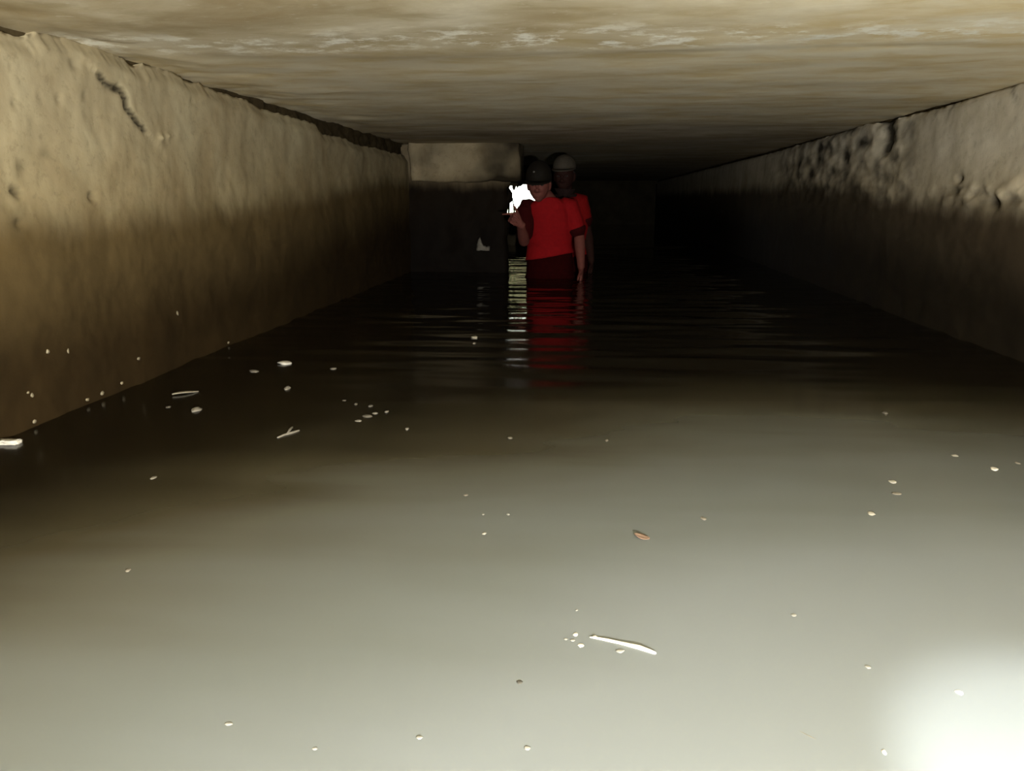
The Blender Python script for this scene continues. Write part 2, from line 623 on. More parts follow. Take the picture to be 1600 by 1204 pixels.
def blob(lx, ly, lz, seed, sub=2):
    bm = bmesh.new()
    bmesh.ops.create_icosphere(bm, subdivisions=sub, radius=.5)
    for v in bm.verts:
        n = noise.noise(v.co * 2.4 + Vector((seed * 3.1, seed, 2)))
        v.co *= 1 + .45 * n
        v.co = Vector((v.co.x * lx, v.co.y * ly, v.co.z * lz))
    return bm


def ring_loft(bm, rings, cap=True, close=True):
    """rings: lists of points with equal length"""
    R = [[bm.verts.new(p) for p in r] for r in rings]
    n = len(R[0])
    for a, b in zip(R, R[1:]):
        for i in range(n):
            j = (i + 1) % n
            bm.faces.new((a[i], a[j], b[j], b[i]))
    if cap:
        bm.faces.new(list(reversed(R[0])))
        bm.faces.new(R[-1])
    return R


def ellipse(c, u, v, n=16):
    return [c + u * math.cos(2 * math.pi * i / n) + v * math.sin(2 * math.pi * i / n) for i in range(n)]


def tube(bm, pts, rad, n=12, flat=1.0, up=Vector((0, 0, 1))):
    pts = [Vector(p) for p in pts]
    rings = []
    for i, p in enumerate(pts):
        t = (pts[min(i + 1, len(pts) - 1)] - pts[max(i - 1, 0)]).normalized()
        a = t.cross(up)
        if a.length < 1e-3:
            a = t.cross(Vector((0, 1, 0)))
        a.normalize()
        b = a.cross(t).normalized()
        rings.append(ellipse(p, a * rad[i], b * rad[i] * flat, n))
    # rounded ends
    t0, t1 = (pts[0] - pts[1]).normalized(), (pts[-1] - pts[-2]).normalized()
    def shrink(r, c, s, off):
        return [c + (q - c) * s + off for q in r]
    rings = [shrink(rings[0], pts[0], .55, t0 * rad[0] * .75)] + rings + [shrink(rings[-1], pts[-1], .55, t1 * rad[-1] * .75)]
    ring_loft(bm, rings)


def leaf(l, w, seed, thick=.0012):
    bm = bmesh.new()
    top, bot = [], []
    n = 9
    for i in range(n + 1):
        t = i / n
        hw = w * .5 * math.sin(math.pi * min(1, t * .96 + .02)) ** .8
        bend = .12 * l * math.sin(t * 2.6 + seed)
        zz = .0012 + .10 * w * math.sin(3 * t + seed)
        row = []
        for s in (-1, -.5, 0, .5, 1):
            row.append(((t - .5) * l, s * hw + bend * .3, zz + .12 * w * abs(s)))
        top.append(row)
    vt = [[bm.verts.new(p) for p in r] for r in top]
    vb = [[bm.verts.new((p[0], p[1], p[2] - thick)) for p in r] for r in top]
    for i in range(n):
        for j in range(4):
            bm.faces.new((vt[i][j], vt[i + 1][j], vt[i + 1][j + 1], vt[i][j + 1]))
            bm.faces.new((vb[i][j], vb[i][j + 1], vb[i + 1][j + 1], vb[i + 1][j]))
        bm.faces.new((vt[i][0], vb[i][0], vb[i + 1][0], vt[i + 1][0]))
        bm.faces.new((vt[i][4], vt[i + 1][4], vb[i + 1][4], vb[i][4]))
    bm.faces.new([vt[0][j] for j in range(5)] + [vb[0][j] for j in range(4, -1, -1)])
    bm.faces.new([vt[n][j] for j in range(4, -1, -1)] + [vb[n][j] for j in range(5)])
    return bm


def place(name, bm, mat, px, py, label, cat, rz=0, group=None, z=0.0):
    p = on_z(px, py)
    h = wave(p.x, p.y)[0].z
    o = link_bm(name, bm, mat)
    o.location = (p.x, p.y, h + z)
    o.rotation_euler.z = rz
    return tag(o, label, cat, group)


def m_px(px, py):
    """metres per pixel at a spot on the water"""
    p = on_z(px, py)
    d = ROT.transposed() @ (p - CAM)
    return -d.z / 1202, math.sin(math.atan2(CAM.z, math.hypot(p.x, p.y)))


FLECKS = [
    # px, py, w, h, material, label, category
    (446, 568, 19, 8, 'white', 'brightest white foam fleck on the dark water toward the left wall', 'foam'),
    (397, 580, 18, 5, 'dim', 'dim flat scum fleck just left of the brightest white foam fleck', 'scum'),
    (449, 606, 11, 8, 'dim', 'small round grey fleck straight below the brightest white foam fleck', 'scum'),
    (521, 576, 11, 4, 'dim', 'thin grey fleck right of the brightest white foam fleck', 'scum'),
    (307, 640, 14, 10, 'dim', 'round grey foam blob just below the pale slender leaf', 'foam'),
    (263, 635, 8, 4, 'faint', 'barely visible brown fleck left of the round grey foam blob', 'scum'),
    (538, 625, 7, 3, 'faint', 'leftmost faint fleck above the scattered scum patch', 'scum'),
    (556, 631, 5, 5, 'faint', 'tiny upright fleck at the upper left of the scattered scum patch', 'scum'),
    (579, 634, 7, 5, 'faint', 'tiny fleck at the upper edge of the scattered scum patch', 'scum'),
    (586, 645, 9, 4, 'dim', 'lightest fleck in the middle of the scattered scum patch', 'scum'),
    (574, 650, 16, 6, 'faint', 'broad dull smear of scum filling the middle of the scattered patch', 'scum'),
    (560, 657, 11, 4, 'dim', 'flat fleck at the lower left of the scattered scum patch', 'scum'),
    (604, 643, 6, 5, 'dim', 'round fleck at the right end of the scattered scum patch', 'scum'),
    (636, 670, 6, 5, 'dim', 'lone grey dot right of and below the scattered scum patch', 'scum'),
    (797, 684, 8, 5, 'faint', 'lone faint fleck at mid water where the pale glow begins', 'scum'),
    (948, 688, 6, 4, 'faint', 'faint dot on the water right of the centre, above the rusty leaf', 'scum'),
    (240, 747, 9, 7, 'dim', 'faint round fleck on the dark olive water at left', 'scum'),
    (200, 890, 8, 6, 'dim', 'faint pale dot on the grey-green water at lower left', 'fleck'),
    (728, 774, 7, 4, 'dim', 'faint fleck left of and above the trio of pale dots at mid water', 'fleck'),
    (755, 804, 4, 5, 'soft', 'upper left dot of the trio of pale dots at mid water', 'fleck'),
    (794, 804, 5, 5, 'soft', 'upper right dot of the trio of pale dots at mid water', 'fleck'),
    (757, 834, 6, 6, 'light', 'lower brightest dot of the trio of pale dots at mid water', 'fleck'),
    (1099, 811, 8, 6, 'dim', 'faint dot on the water right of the rusty leaf', 'fleck'),
    (1383, 645, 9, 6, 'faint', 'dull fleck on the dark water edge toward the right wall', 'scum'),
    (1492, 712, 9, 4, 'light', 'small flat pale fleck, upper one of the four near the right frame edge', 'fleck'),
    (1553, 733, 11, 8, 'white', 'bright angular fleck nearest the right frame edge', 'fleck'),
    (1394, 753, 10, 7, 'light', 'bright oval fleck, left one of the four near the right frame edge', 'fleck'),
    (1401, 772, 14, 5, 'dim', 'faint smear just below the bright oval fleck at right', 'fleck'),
    (1361, 803, 10, 7, 'light', 'pale oval fleck, lowest one of the four near the right frame edge', 'fleck'),
    (1590, 724, 6, 9, 'dim', 'faint speck cut close to the right frame edge', 'fleck'),
    (1240, 962, 9, 5, 'soft', 'small pale fleck with a dark tail on the bright water right of the stick', 'fleck'),
    (901, 953, 4, 4, 'soft', 'minute pale dot above the white stick', 'fleck'),
    (899, 991, 8, 7, 'white', 'round white foam bubble left of the stick, upper of two', 'foam'),
    (908, 1008, 10, 7, 'white', 'oval white foam bubble left of the stick, lower of two', 'foam'),
    (895, 1000, 8, 5, 'soft', 'grey scum bit between the two white bubbles by the stick', 'scum'),
    (884, 998, 6, 4, 'soft', 'outermost grey scum speck left of the stick', 'scum'),
    (969, 1017, 13, 7, 'soft', 'wedge-shaped pale fleck tucked under the white stick', 'fleck'),
    (812, 1065, 9, 7, 'dark', 'dark grey dot on the bright water below and left of the stick', 'fleck'),
    (357, 1129, 13, 6, 'soft', 'pale fleck at lower left on the bluish grey water', 'fleck'),
    (878 - 386, 1168, 8, 6, 'soft', 'pale dot near the bottom frame edge, left of the bottom pair', 'fleck'),
    (655, 1151, 10, 7, 'soft', 'pale round dot near the bottom frame edge, left one of the bottom pair', 'fleck'),
    (824, 1168, 10, 8, 'soft', 'pinkish pale dot near the bottom frame edge, right one of the bottom pair', 'fleck'),
    (1356, 1043, 8, 7, 'soft', 'pale dot on the bright water above the torch-lit corner', 'fleck'),
    (1498, 1083, 12, 8, 'white', 'white fleck on the upper rim of the glaring lit corner', 'fleck'),
    (1381, 1176, 8, 9, 'white', 'white fleck on the left rim of the glaring lit corner', 'fleck'),
    (741, 525, 10, 5, 'pale', 'small pale fleck on the dark water left of the red reflection, upper of two', 'fleck'),
    (741, 537, 5, 4, 'dim', 'tiny pale dot on the dark water left of the red reflection, lower of two', 'fleck'),
    (1443, 497, 7, 3, 'faint', 'lone faint speck on the black water at the foot of the right wall', 'fleck'),
]
FORMS = {'foam': 'foam_fleck', 'scum': 'scum_fleck', 'fleck': 'debris_fleck'}
for i, (px, py, w, h, mt, label, cat) in enumerate(FLECKS):
    s, sn = m_px(px, py)
    lx = w * s * 1.05
    lz = min(lx * .7, h * s * .75)
    if py > 700:
        lz *= .4
    ly = max(lx * .5, min(lx * 1.6, (h * s - lz * .6) / sn))
    place(FORMS[cat], blob(lx, ly, lz, i + 1, 2), DM[mt], px, py, label, cat, rz=random.uniform(-.3, .3), z=lz * .12)

# the white stick and its two lesser neighbours
def px_tube(bm, pts, rad_px, lift=.001):
    q, r = [], []
    for (px, py), w in zip(pts, rad_px):
        s, sn = m_px(px, py)
        p = on_z(px, py)
        q.append(Vector((p.x, p.y, lift)))
        r.append(w * s)
    c = sum(q, Vector()) / len(q)
    tube(bm, [p - c for p in q], r, 10)
    return c


bm = bmesh.new()
c = px_tube(bm, [(922, 996), (935, 998), (950, 1001), (968, 1005), (984, 1009), (1000, 1013), (1012, 1017), (1023, 1021)], [1.0, 2.0, 2.6, 2.6, 3.3, 4.3, 3.6, 2.8])
o = link_bm('stick', bm, DM['white'])
o.location = c
tag(o, 'white peeled curved stick floating on the bright water in the foreground', 'stick')
k = link_bm('bud', blob(.007, .006, .004, 5), DM['pale'], o)
k.location = on_z(930, 996) - c + Vector((0, 0, .001))

bm = bmesh.new()
c = px_tube(bm, [(1250, 1143), (1258, 1147), (1268, 1152), (1276, 1156)], [1.2, 1.6, 1.6, 1.0], 0)
o = link_bm('dark_twig', bm, DM['haze'])
o.location = c
tag(o, 'thin dark twig just under the bright water left of the lit corner', 'twig')

bm = bmesh.new()
c = px_tube(bm, [(434, 684), (444, 680), (455, 677), (467, 673)], [1.4, 2.0, 2.2, 1.6])
o = link_bm('twig', bm, DM['dim'])
o.location = c
tag(o, 'short brownish twig with a side shoot floating at left of the water', 'twig')
bm = bmesh.new()
c2 = px_tube(bm, [(450, 678), (453, 673), (457, 669)], [1.8, 2.0, 1.4], .003)
k = link_bm('side_shoot', bm, DM['dim'], o)
k.location = c2 - c

s, sn = m_px(290, 614)
place('leaf', leaf(40 * s, 12 * s, 1.0), DM['pale'], 290, 614, 'pale slender leaf floating on the dark water by the left wall', 'leaf', rz=.85, z=.0005)
s, sn = m_px(1003, 841)
place('leaf', leaf(25 * s, 17 * s, 2.2), DM['rust'], 1003, 841, 'rusty brown curled leaf floating above the white stick', 'leaf', rz=-.3, z=.001)
s, sn = m_px(15, 693)
bm = bmesh.new()
r = box(bm, (-17 * s, -.012, -.004), (17 * s, .012, .009))
bmesh.ops.bevel(bm, geom=bm.edges[:], offset=.003, segments=2, affect='EDGES')
bmesh.ops.subdivide_edges(bm, edges=bm.edges[:], cuts=3, use_grid_fill=True)
for v in bm.verts:
    v.co.y += .006 * noise.noise(v.co * 90)
    v.co.z += .0025 * noise.noise(v.co * 120 + Vector((3, 3, 3)))
place('wood_chip', bm, DM['white'], 14, 693, 'whitish wood chip at the left frame edge at the foot of the wall', 'wood chip', rz=.12)

# crumpled grey scrap far back
p = on_z(750, 392)
bm = bmesh.new()
for i, (a, b) in enumerate((((-.022, 0, .0), (-.012, 0, .055)), ((-.02, 0, .008), (.03, 0, .012)), ((.012, 0, .02), (.036, 0, .05)))):
    pass
V = []
for i in range(9):
    for j in range(6):
        u, w = i / 8, j / 5
        hgt = (.075 * math.exp(-((u - .22) / .16) ** 2) + .03) * w
        V.append((-.05 + .1 * u, .03 * (w - .5) + .016 * noise.noise(Vector((u * 5, w * 4, 1))), hgt + .008 * noise.noise(Vector((u * 6, w * 5, 7)))))
o = link_mesh('plastic_scrap', V, [(i * 6 + j, i * 6 + j + 1, i * 6 + j + 7, i * 6 + j + 6) for i in range(8) for j in range(5)], DM['dim'])
solid(o, .003, 0)
p = on_y(755, 391, YW - .03)
o.location = p
tag(o, 'crumpled grey scrap snagged low on the dark cross wall left of the people', 'scrap')

# pale specks stuck on the wet left wall
WALLSPECKS = [(278, 489, 4, 7, 'upper right pale drop on the wet left wall'), (105, 548, 3, 8, 'narrow pale drop high on the wet left wall, upper left'),
              (76, 549, 5, 7, 'pale drop on the wet left wall left of the narrow one'), (44, 613, 4, 4, 'smaller drop of the pair low on the left wall near the frame edge'),
              (50, 617, 5, 7, 'larger drop of the pair low on the left wall near the frame edge'), (138, 624, 6, 5, 'left bright drop at the left wall waterline'),
              (160, 614, 7, 7, 'brightest drop at the left wall waterline'), (190, 604, 5, 5, 'right dull drop at the left wall waterline'),
              (52, 658, 6, 6, 'lowest drop on the left wall just over the water'), (215, 560, 6, 5, 'lone bright drop on the lower left wall above the pale slender leaf'),
              (359, 535, 5, 4, 'farthest faint drop at the foot of the left wall')]
for i, (px, py, w, h, label) in enumerate(WALLSPECKS):
    p = on_x(px, py, XL)
    if p.z < .012:
        p = on_x(px, py - 6, XL)
    f = (p.z - ZF) / (ZC - ZF)
    q, _ = left_pt(p.y, f)
    s = (p - CAM).length / 1202
    o = link_bm('water_drop', blob(w * s * .5, w * s * 1.2, h * s * .9, i + 30, 2), DM['glint'])
    o.location = (q.x + .001, p.y, p.z)
    tag(o, label, 'water drop')

# stems at the mouth of the opening
gm = plain('grass_stem', (.35, .42, .2), .8, .2, .2, 40)
for i, (pa, pb, r, lab) in enumerate((((794.5, 334), (796.5, 296), .012, 'pale grass stem at the left side of the daylight opening'),
                                      ((804, 334), (800.5, 308), .012, 'leaning green grass blade beside the pale stem in the daylight opening'))):
    a, b = on_y(*pa, YE + .18), on_y(*pb, YE + .22)
    a.z = ez0 - .03
    bm = bmesh.new()
    tube(bm, [Vector(), (b - a) * .5 + Vector((.004, 0, 0)), b - a], [r, r * .8, r * .3], 8)
    o = link_bm('grass_stem', bm, gm)
    o.location = a
    tag(o, lab, 'grass')


# ------------------------------------------------------------------ people
def remeshed(bm, voxel, smooth_it=2):
    bmesh.ops.recalc_face_normals(bm, faces=bm.faces[:])
    me = bpy.data.meshes.new('tmp')
    bm.to_mesh(me)
    bm.free()
    o = bpy.data.objects.new('tmp', me)
    C.objects.link(o)
    r = o.modifiers.new('r', 'REMESH')
    r.mode = 'VOXEL'
    r.voxel_size = voxel
    s = o.modifiers.new('s', 'SMOOTH')
    s.iterations = smooth_it
    s.factor = .5
    dg = bpy.context.evaluated_depsgraph_get()
    dg.update()
    out = bpy.data.meshes.new_from_object(o.evaluated_get(dg))
    bpy.data.objects.remove(o)
    bpy.data.meshes.remove(me)
    return out


def part(name, bm, mat, root, voxel=None, it=2):
    if voxel:
        me = remeshed(bm, voxel, it)
    else:
        bmesh.ops.recalc_face_normals(bm, faces=bm.faces[:])
        me = bpy.data.meshes.new(name)
        bm.to_mesh(me)
        bm.free()
    me.name = name
    me.transform(Matrix.Translation(-Vector(root.location)))
    me.polygons.foreach_set('use_smooth', [True] * len(me.polygons))
    me.materials.clear()
    me.materials.append(mat)
    o = bpy.data.objects.new(name, me)
    C.objects.link(o)
    o.parent = root
    return o


def ellipsoid(bm, c, rad, rot=None, sub=3):
    r = bmesh.ops.create_icosphere(bm, subdivisions=sub, radius=1)
    for v in r['verts']:
        p = Vector((v.co.x * rad[0], v.co.y * rad[1], v.co.z * rad[2]))
        v.co = (rot @ p if rot else p) + c
    return r['verts']


def torso(bm, rings, grow=0., n=24):
    ring_loft(bm, [ellipse(Vector((cx, cy, z)), Vector((rx + grow, 0, tx)), Vector((0, ry + grow, ty)), n) for (z, cx, cy, rx, ry, tx, ty) in rings])


def head(bm, c, R, s=1.0):
    """skull, face and ears; local -Y is where the face looks"""
    r = bmesh.ops.create_uvsphere(bm, u_segments=40, v_segments=28, radius=1)
    for v in r['verts']:
        x, y, z = v.co
        px, py, pz = x * .074, y * .095, z * .115
        if z < 0:
            t = -z
            px *= 1 - .28 * t ** 1.6
            py = py * (1 - .12 * t) - .012 * t if y < 0 else py * (1 - .45 * t)
        if y < 0:
            f = -y
            py *= 1 - .10 * f * sstep(.5, .0, abs(x))   # flatten the face
            for sx in (-1, 1):                          # eye sockets, cheekbones
                e = math.exp(-(((px - sx * .031) / .017) ** 2 + ((pz - .006) / .012) ** 2))
                py += .012 * e
                e = math.exp(-(((px - sx * .043) / .02) ** 2 + ((pz + .022) / .02) ** 2))
                py -= .006 * e
            py -= .007 * math.exp(-((pz - .030) / .011) ** 2) * sstep(.06, .03, abs(px))   # brow
            py -= .006 * math.exp(-(((px) / .024) ** 2 + ((pz + .058) / .007) ** 2))      # upper lip
            py -= .006 * math.exp(-(((px) / .020) ** 2 + ((pz + .071) / .007) ** 2))      # lower lip
            py += .004 * math.exp(-(((px) / .024) ** 2 + ((pz + .0645) / .003) ** 2))     # mouth line
            py -= .009 * math.exp(-(((px) / .022) ** 2 + ((pz + .100) / .014) ** 2))      # chin
        v.co = R @ (Vector((px, py, pz)) * s) + c
    L = lambda p: R @ (Vector(p) * s) + c
    tube(bm, [L((0, -.080, .022)), L((0, -.094, .000)), L((0, -.104, -.022)), L((0, -.094, -.034))], [.008 * s, .010 * s, .0145 * s, .012 * s], 10)
    for sx in (-1, 1):
        ellipsoid(bm, L((sx * .015, -.090, -.031)), (.009 * s, .010 * s, .008 * s), R, 2)
        ellipsoid(bm, L((sx * .077, .008, -.004)), (.009 * s, .020 * s, .032 * s), R, 2)
        ellipsoid(bm, L((sx * .074, .000, -.030)), (.008 * s, .012 * s, .012 * s), R, 2)


def finger(bm, base, d, bend_axis, lens, curls, r):
    pts, rad = [base - d * .012, base], [r * 1.1, r * 1.08]
    dd = d.copy()
    p = base.copy()
    for i, (l, cu) in enumerate(zip(lens, curls)):
        dd = Matrix.Rotation(cu, 3, bend_axis) @ dd
        p = p + dd * l
        pts.append(p.copy())
        rad.append(r * (1 - .11 * (i + 1)))
    tube(bm, pts, rad, 10)


def hand(bm, wrist, d, palm_n, thumb_side, curls, thumb_dir=None, index_dir=None, s=1.0):
    """d: wrist to knuckles; palm_n: out of the palm; thumb_side: vector across the palm towards the thumb"""
    d, palm_n = d.normalized(), palm_n.normalized()
    side = (thumb_side - d * thumb_side.dot(d)).normalized()
    palm_n = (palm_n - d * palm_n.dot(d) - side * palm_n.dot(side)).normalized()
    rings = []
    for t, w, th in ((-.03, .025, .020), (0, .026, .018), (.03, .034, .017), (.06, .040, .015), (.085, .040, .013), (.093, .034, .009)):
        rings.append(ellipse(wrist + d * t * s, side * w * s, palm_n * th * s, 16))
    ring_loft(bm, rings)
    axis = palm_n.cross(d).normalized()
    axis = axis if (Matrix.Rotation(.3, 3, axis) @ d).dot(palm_n) > 0 else -axis
    spec = ((.030, (.042, .024, .020), .0090), (.010, (.046, .028, .021), .0092), (-.011, (.043, .026, .020), .0088), (-.031, (.034, .020, .018), .0078))
    for fi, ((off, lens, r), cu) in enumerate(zip(spec, curls)):
        b = wrist + d * (.086 - abs(off - .005) * .25) * s + side * off * s
        fan = (d + side * off * 2.2).normalized()
        if fi == 0 and index_dir is not None:
            fan = index_dir.normalized()
        finger(bm, b, fan, axis, [l * s for l in lens], cu, r * s)
    td = (thumb_dir or (d * .65 + side * .75 + palm_n * .25)).normalized()
    b = wrist + d * .028 * s + side * .024 * s
    ax2 = td.cross(d)
    ax2 = ax2.normalized() if ax2.length > 1e-3 else axis
    finger(bm, b, td, ax2, [.040 * s, .032 * s, .024 * s], (0, .15, .25), .0115 * s)


SKIN = {'front': plain('skin_light', (.155, .05, .038), .65, .2, .08, 60), 'rear': plain('skin_brown', (.027, .0105, .0078), .8, .12, .1, 60)}
RED = plain('red_cotton', (.24, .004, .006), .9, .15, .10, 45, .3)
RED2 = plain('red_cotton_worn', (.19, .003, .003), .9, .15, .10, 45, .3)
CUFF_SHADE_RED = plain('cuff_shade_red', (.035, .002, .002), .9, .1, .12, 45, .3)  # darker shirt red: shade painted on the front sleeve, also the cuffs' colour
DARK = plain('dark_trousers', (.022, .002, .002), 1.0, .02, .2, 40, .3)
BLACKCAP = plain('black_cap', (.0075, .0055, .0028), .8, .2, .2, 60)
GREYCAP = plain('grey_cap', (.06, .05, .036), .75, .2, .15, 60)
BLACK = plain('black_matte', (.018, .010, .009), .9, .1, .2, 60)
HAIR = plain('black_hair', (.012, .009, .007), .6, .3, .3, 200)
EYE = plain('eye_white', (.05, .04, .035), .4, .3, .05, 60)
BADGE = plain('badge_grey', (.12, .115, .1), .4, .5, .05, 60)


def v3(*a):
    return Vector(a)


def person(name, label, Y, cxp, lean, headp, head_top, shoulders, arm_r, arm_l, hem, skin, shirt_mat, cap_mat, sleeve_mats, head_rot, cz=0.):
    sr, sl = shoulders
    mid = (sr + sl) * .5
    base = v3(mid.x + .01, Y + lean * .6, ZF)
    root = bpy.data.objects.new(name, None)
    C.objects.link(root)
    root.location = base
    tag(root, label, 'person', 'people wading in the culvert')
    half = (sl.x - sr.x) * .5
    hipz = .10
    hx, hy = mid.x + .015, Y + lean
    zs = mid.z
    tilt = (sl.z - sr.z) * .5
    rings = []
    for t, rx, ry, k in ((-.22, .150, .115, 0), (0, .160, .112, 0), (.30, .142, .100, .1), (.62, .158, .112, .5), (.86, half * .96, .105, .8), (1.0, half * .88, .082, 1), (1.10, half * .5, .065, 1)):
        z = hipz + (zs - hipz) * t
        rings.append((z, hx + (mid.x - hx) * max(0, t), hy + (mid.y - hy) * max(0, t), rx, ry, tilt * k * .8, -.02 * max(0, t)))
    nb = v3(mid.x, mid.y - .005, zs + .045)
    bm = bmesh.new()
    torso(bm, rings)
    # neck and head
    tube(bm, [nb - v3(0, 0, .05), nb, nb * .45 + headp * .55 + v3(0, .015, -.015), headp + v3(0, .01, -.02)], [.075, .062, .054, .055], 16)
    head(bm, headp, head_rot)
    # arms
    for arm, hs in ((arm_r, sr), (arm_l, sl)):
        e, w = arm['elbow'], arm['wrist']
        tube(bm, [hs + v3(0, 0, .0), hs * .7 + e * .3, hs * .3 + e * .7, e], [.052, .047, .041, .038], 14)
        tube(bm, [e, e * .7 + w * .3, e * .35 + w * .65, w], [.038, .039, .031, .025], 14)
        hand(bm, w, arm['dir'], arm['palm'], arm['thumb'], arm['curls'], arm.get('thumb_dir'), arm.get('index_dir'))
    # legs to the bed
    for sx in (-1, 1):
        h = v3(hx + sx * .085, hy, .03)
        kn = v3(hx + sx * .10, hy - .05 + .02 * sx, -.24)
        an = v3(hx + sx * .10, hy + .04, ZF + .07)
        tube(bm, [h, h * .6 + kn * .4, kn], [.085, .075, .055], 14)
        tube(bm, [kn, kn * .65 + an * .35, an], [.055, .053, .036], 14)
        tube(bm, [an + v3(0, .03, -.035), an + v3(0, -.05, -.035), an + v3(0, -.14, -.048)], [.035, .036, .024], 12)
    part('body', bm, skin, root, .0055, 2)
    # shirt
    bm = bmesh.new()
    sh = [r for r in rings if r[0] > hem + .02]
    first = rings[1]
    for q in range(len(rings) - 1):
        if rings[q][0] <= hem <= rings[q + 1][0]:
            t = (hem - rings[q][0]) / (rings[q + 1][0] - rings[q][0])
            first = tuple(a + (b - a) * t for a, b in zip(rings[q], rings[q + 1]))
    first = (first[0], first[1], first[2], first[3] + .022, first[4] + .022, first[5] + .03, first[6])
    torso(bm, [first] + [(r[0], r[1], r[2], r[3] + .014, r[4] + .012, r[5], r[6]) for r in sh] + [(nb.z + .012, nb.x, nb.y, .068, .066, 0, -.012)], .004)
    for arm, hs in ((arm_r, sr), (arm_l, sl)):
        e = arm['elbow']
        if not arm.get('own_sleeve'):
            k = arm.get('sleeve', .72)
            tube(bm, [hs + (mid - hs) * .25, hs, hs + (e - hs) * .35, hs + (e - hs) * k], [.062, .066, .063, .058], 16)
    for v in bm.verts:
        pass
    shirt = part('shirt', bm, shirt_mat, root, .0065, 2)
    me = shirt.data
    for v in me.vertices:                                   # cloth folds
        w = v.co + base
        n = v.normal
        v.co += n * .0045 * noise.noise(Vector((w.x * 9 + w.z * 6, w.y * 5, w.z * 16)))
    for side, arm, hs in (('r', arm_r, sr), ('l', arm_l, sl)):
        if arm.get('own_sleeve'):
            e = arm['elbow']
            k = arm.get('sleeve', .72)
            bm = bmesh.new()
            tube(bm, [hs + (mid - hs) * .22 + v3(0, 0, .006), hs + (mid - hs) * .1 + v3(0, 0, .004), hs + (e - hs) * .12, hs + (e - hs) * .4, hs + (e - hs) * k], [.054, .068, .069, .065, .058], 16)
            part('sleeve', bm, sleeve_mats, shirt if False else root, .0065, 2)
        else:
            e = arm['elbow']
            k = arm.get('sleeve', .72)
            bm = bmesh.new()
            a, b = hs + (e - hs) * (k - .05), hs + (e - hs) * (k + .03)
            tube(bm, [a, a * .5 + b * .5, b], [.0625, .064, .062], 16)
            part('cuff', bm, CUFF_SHADE_RED, root)
    # trousers
    bm = bmesh.new()
    torso(bm, [(-.06, hx, hy, .165, .125, 0, 0), (.0, hx, hy, .172, .124, 0, 0), (hem + .05, first[1], first[2], .16, .115, 0, 0)], .003)
    for sx in (-1, 1):
        h = v3(hx + sx * .085, hy, .0)
        kn = v3(hx + sx * .10, hy - .05 + .02 * sx, -.24)
        an = v3(hx + sx * .10, hy + .04, ZF + .10)
        tube(bm, [h, h * .6 + kn * .4, kn, kn * .5 + an * .5, an], [.098, .09, .072, .066, .058], 14)
    part('trousers', bm, DARK, root, .008, 2)
    # cap: crown, brim
    L = lambda p: head_rot @ Vector(p) + headp
    bm = bmesh.new()
    bmr = []
    for z, rx, ry in ((.022, .088, .108), (.05, .087, .106), (.08, .078, .094), (.105, .058, .07), (.12, .03, .036), (.1245, .006, .008)):
        bmr.append([L((math.cos(a) * rx, math.sin(a) * ry + .004, z * head_top + cz)) for a in [2 * math.pi * i / 28 for i in range(28)]])
    ring_loft(bm, bmr)
    cap = part('cap', bm, cap_mat, root)
    bm = bmesh.new()
    outer, inner = [], []
    V1 = []
    for i in range(29):
        a = math.pi + math.pi * i / 28
        ca, sa = math.cos(a), math.sin(a)
        inner.append((ca * .086, sa * .104 + .004, .026 * head_top + cz))
        ext = .055 * abs(sa) ** .7
        outer.append((ca * (.088 + ext * .25), sa * (.106 + ext) + .004, (.026 - .012 * abs(sa)) * head_top + cz))
    for zoff in (0, -.005):
        V1.append(([bm.verts.new(L((p[0], p[1], p[2] + zoff))) for p in inner], [bm.verts.new(L((p[0], p[1], p[2] + zoff))) for p in outer]))
    (ia, oa), (ib, ob) = V1
    for i in range(28):
        bm.faces.new((ia[i], ia[i + 1], oa[i + 1], oa[i]))
        bm.faces.new((ib[i], ob[i], ob[i + 1], ib[i + 1]))
        bm.faces.new((oa[i], oa[i + 1], ob[i + 1], ob[i]))
        bm.faces.new((ia[i], ib[i], ib[i + 1], ia[i + 1]))
    bm.faces.new((ia[0], oa[0], ob[0], ib[0]))
    bm.faces.new((ia[28], ib[28], ob[28], oa[28]))
    me_b = part('brim', bm, cap_mat, root)
    me_b.parent = cap
    # hair under the cap
    bm = bmesh.new()
    for sgn in (-1, 1):
        tube(bm, [L((sgn * .072, .000, .03)), L((sgn * .074, .035, .0)), L((sgn * .06, .065, -.03)), L((0, .085, -.045))], [.010, .016, .018, .016], 10)
    ellipsoid(bm, L((0, .03, .012)), (.075, .078, .07), head_rot)
    part('hair', bm, HAIR, root, .006, 1)
    for sgn in (-1, 1):
        bm = bmesh.new()
        ellipsoid(bm, L((sgn * .031, -.0745, .006)), (.0125, .0095, .0075), head_rot, 2)
        eye = part('eye', bm, EYE, root)
        bm = bmesh.new()
        ellipsoid(bm, L((sgn * .031, -.0825, .006)), (.0045, .0028, .0045), head_rot, 2)
        ir = part('iris', bm, BLACK, root)
        ir.parent = eye
    return root, L, nb, cap


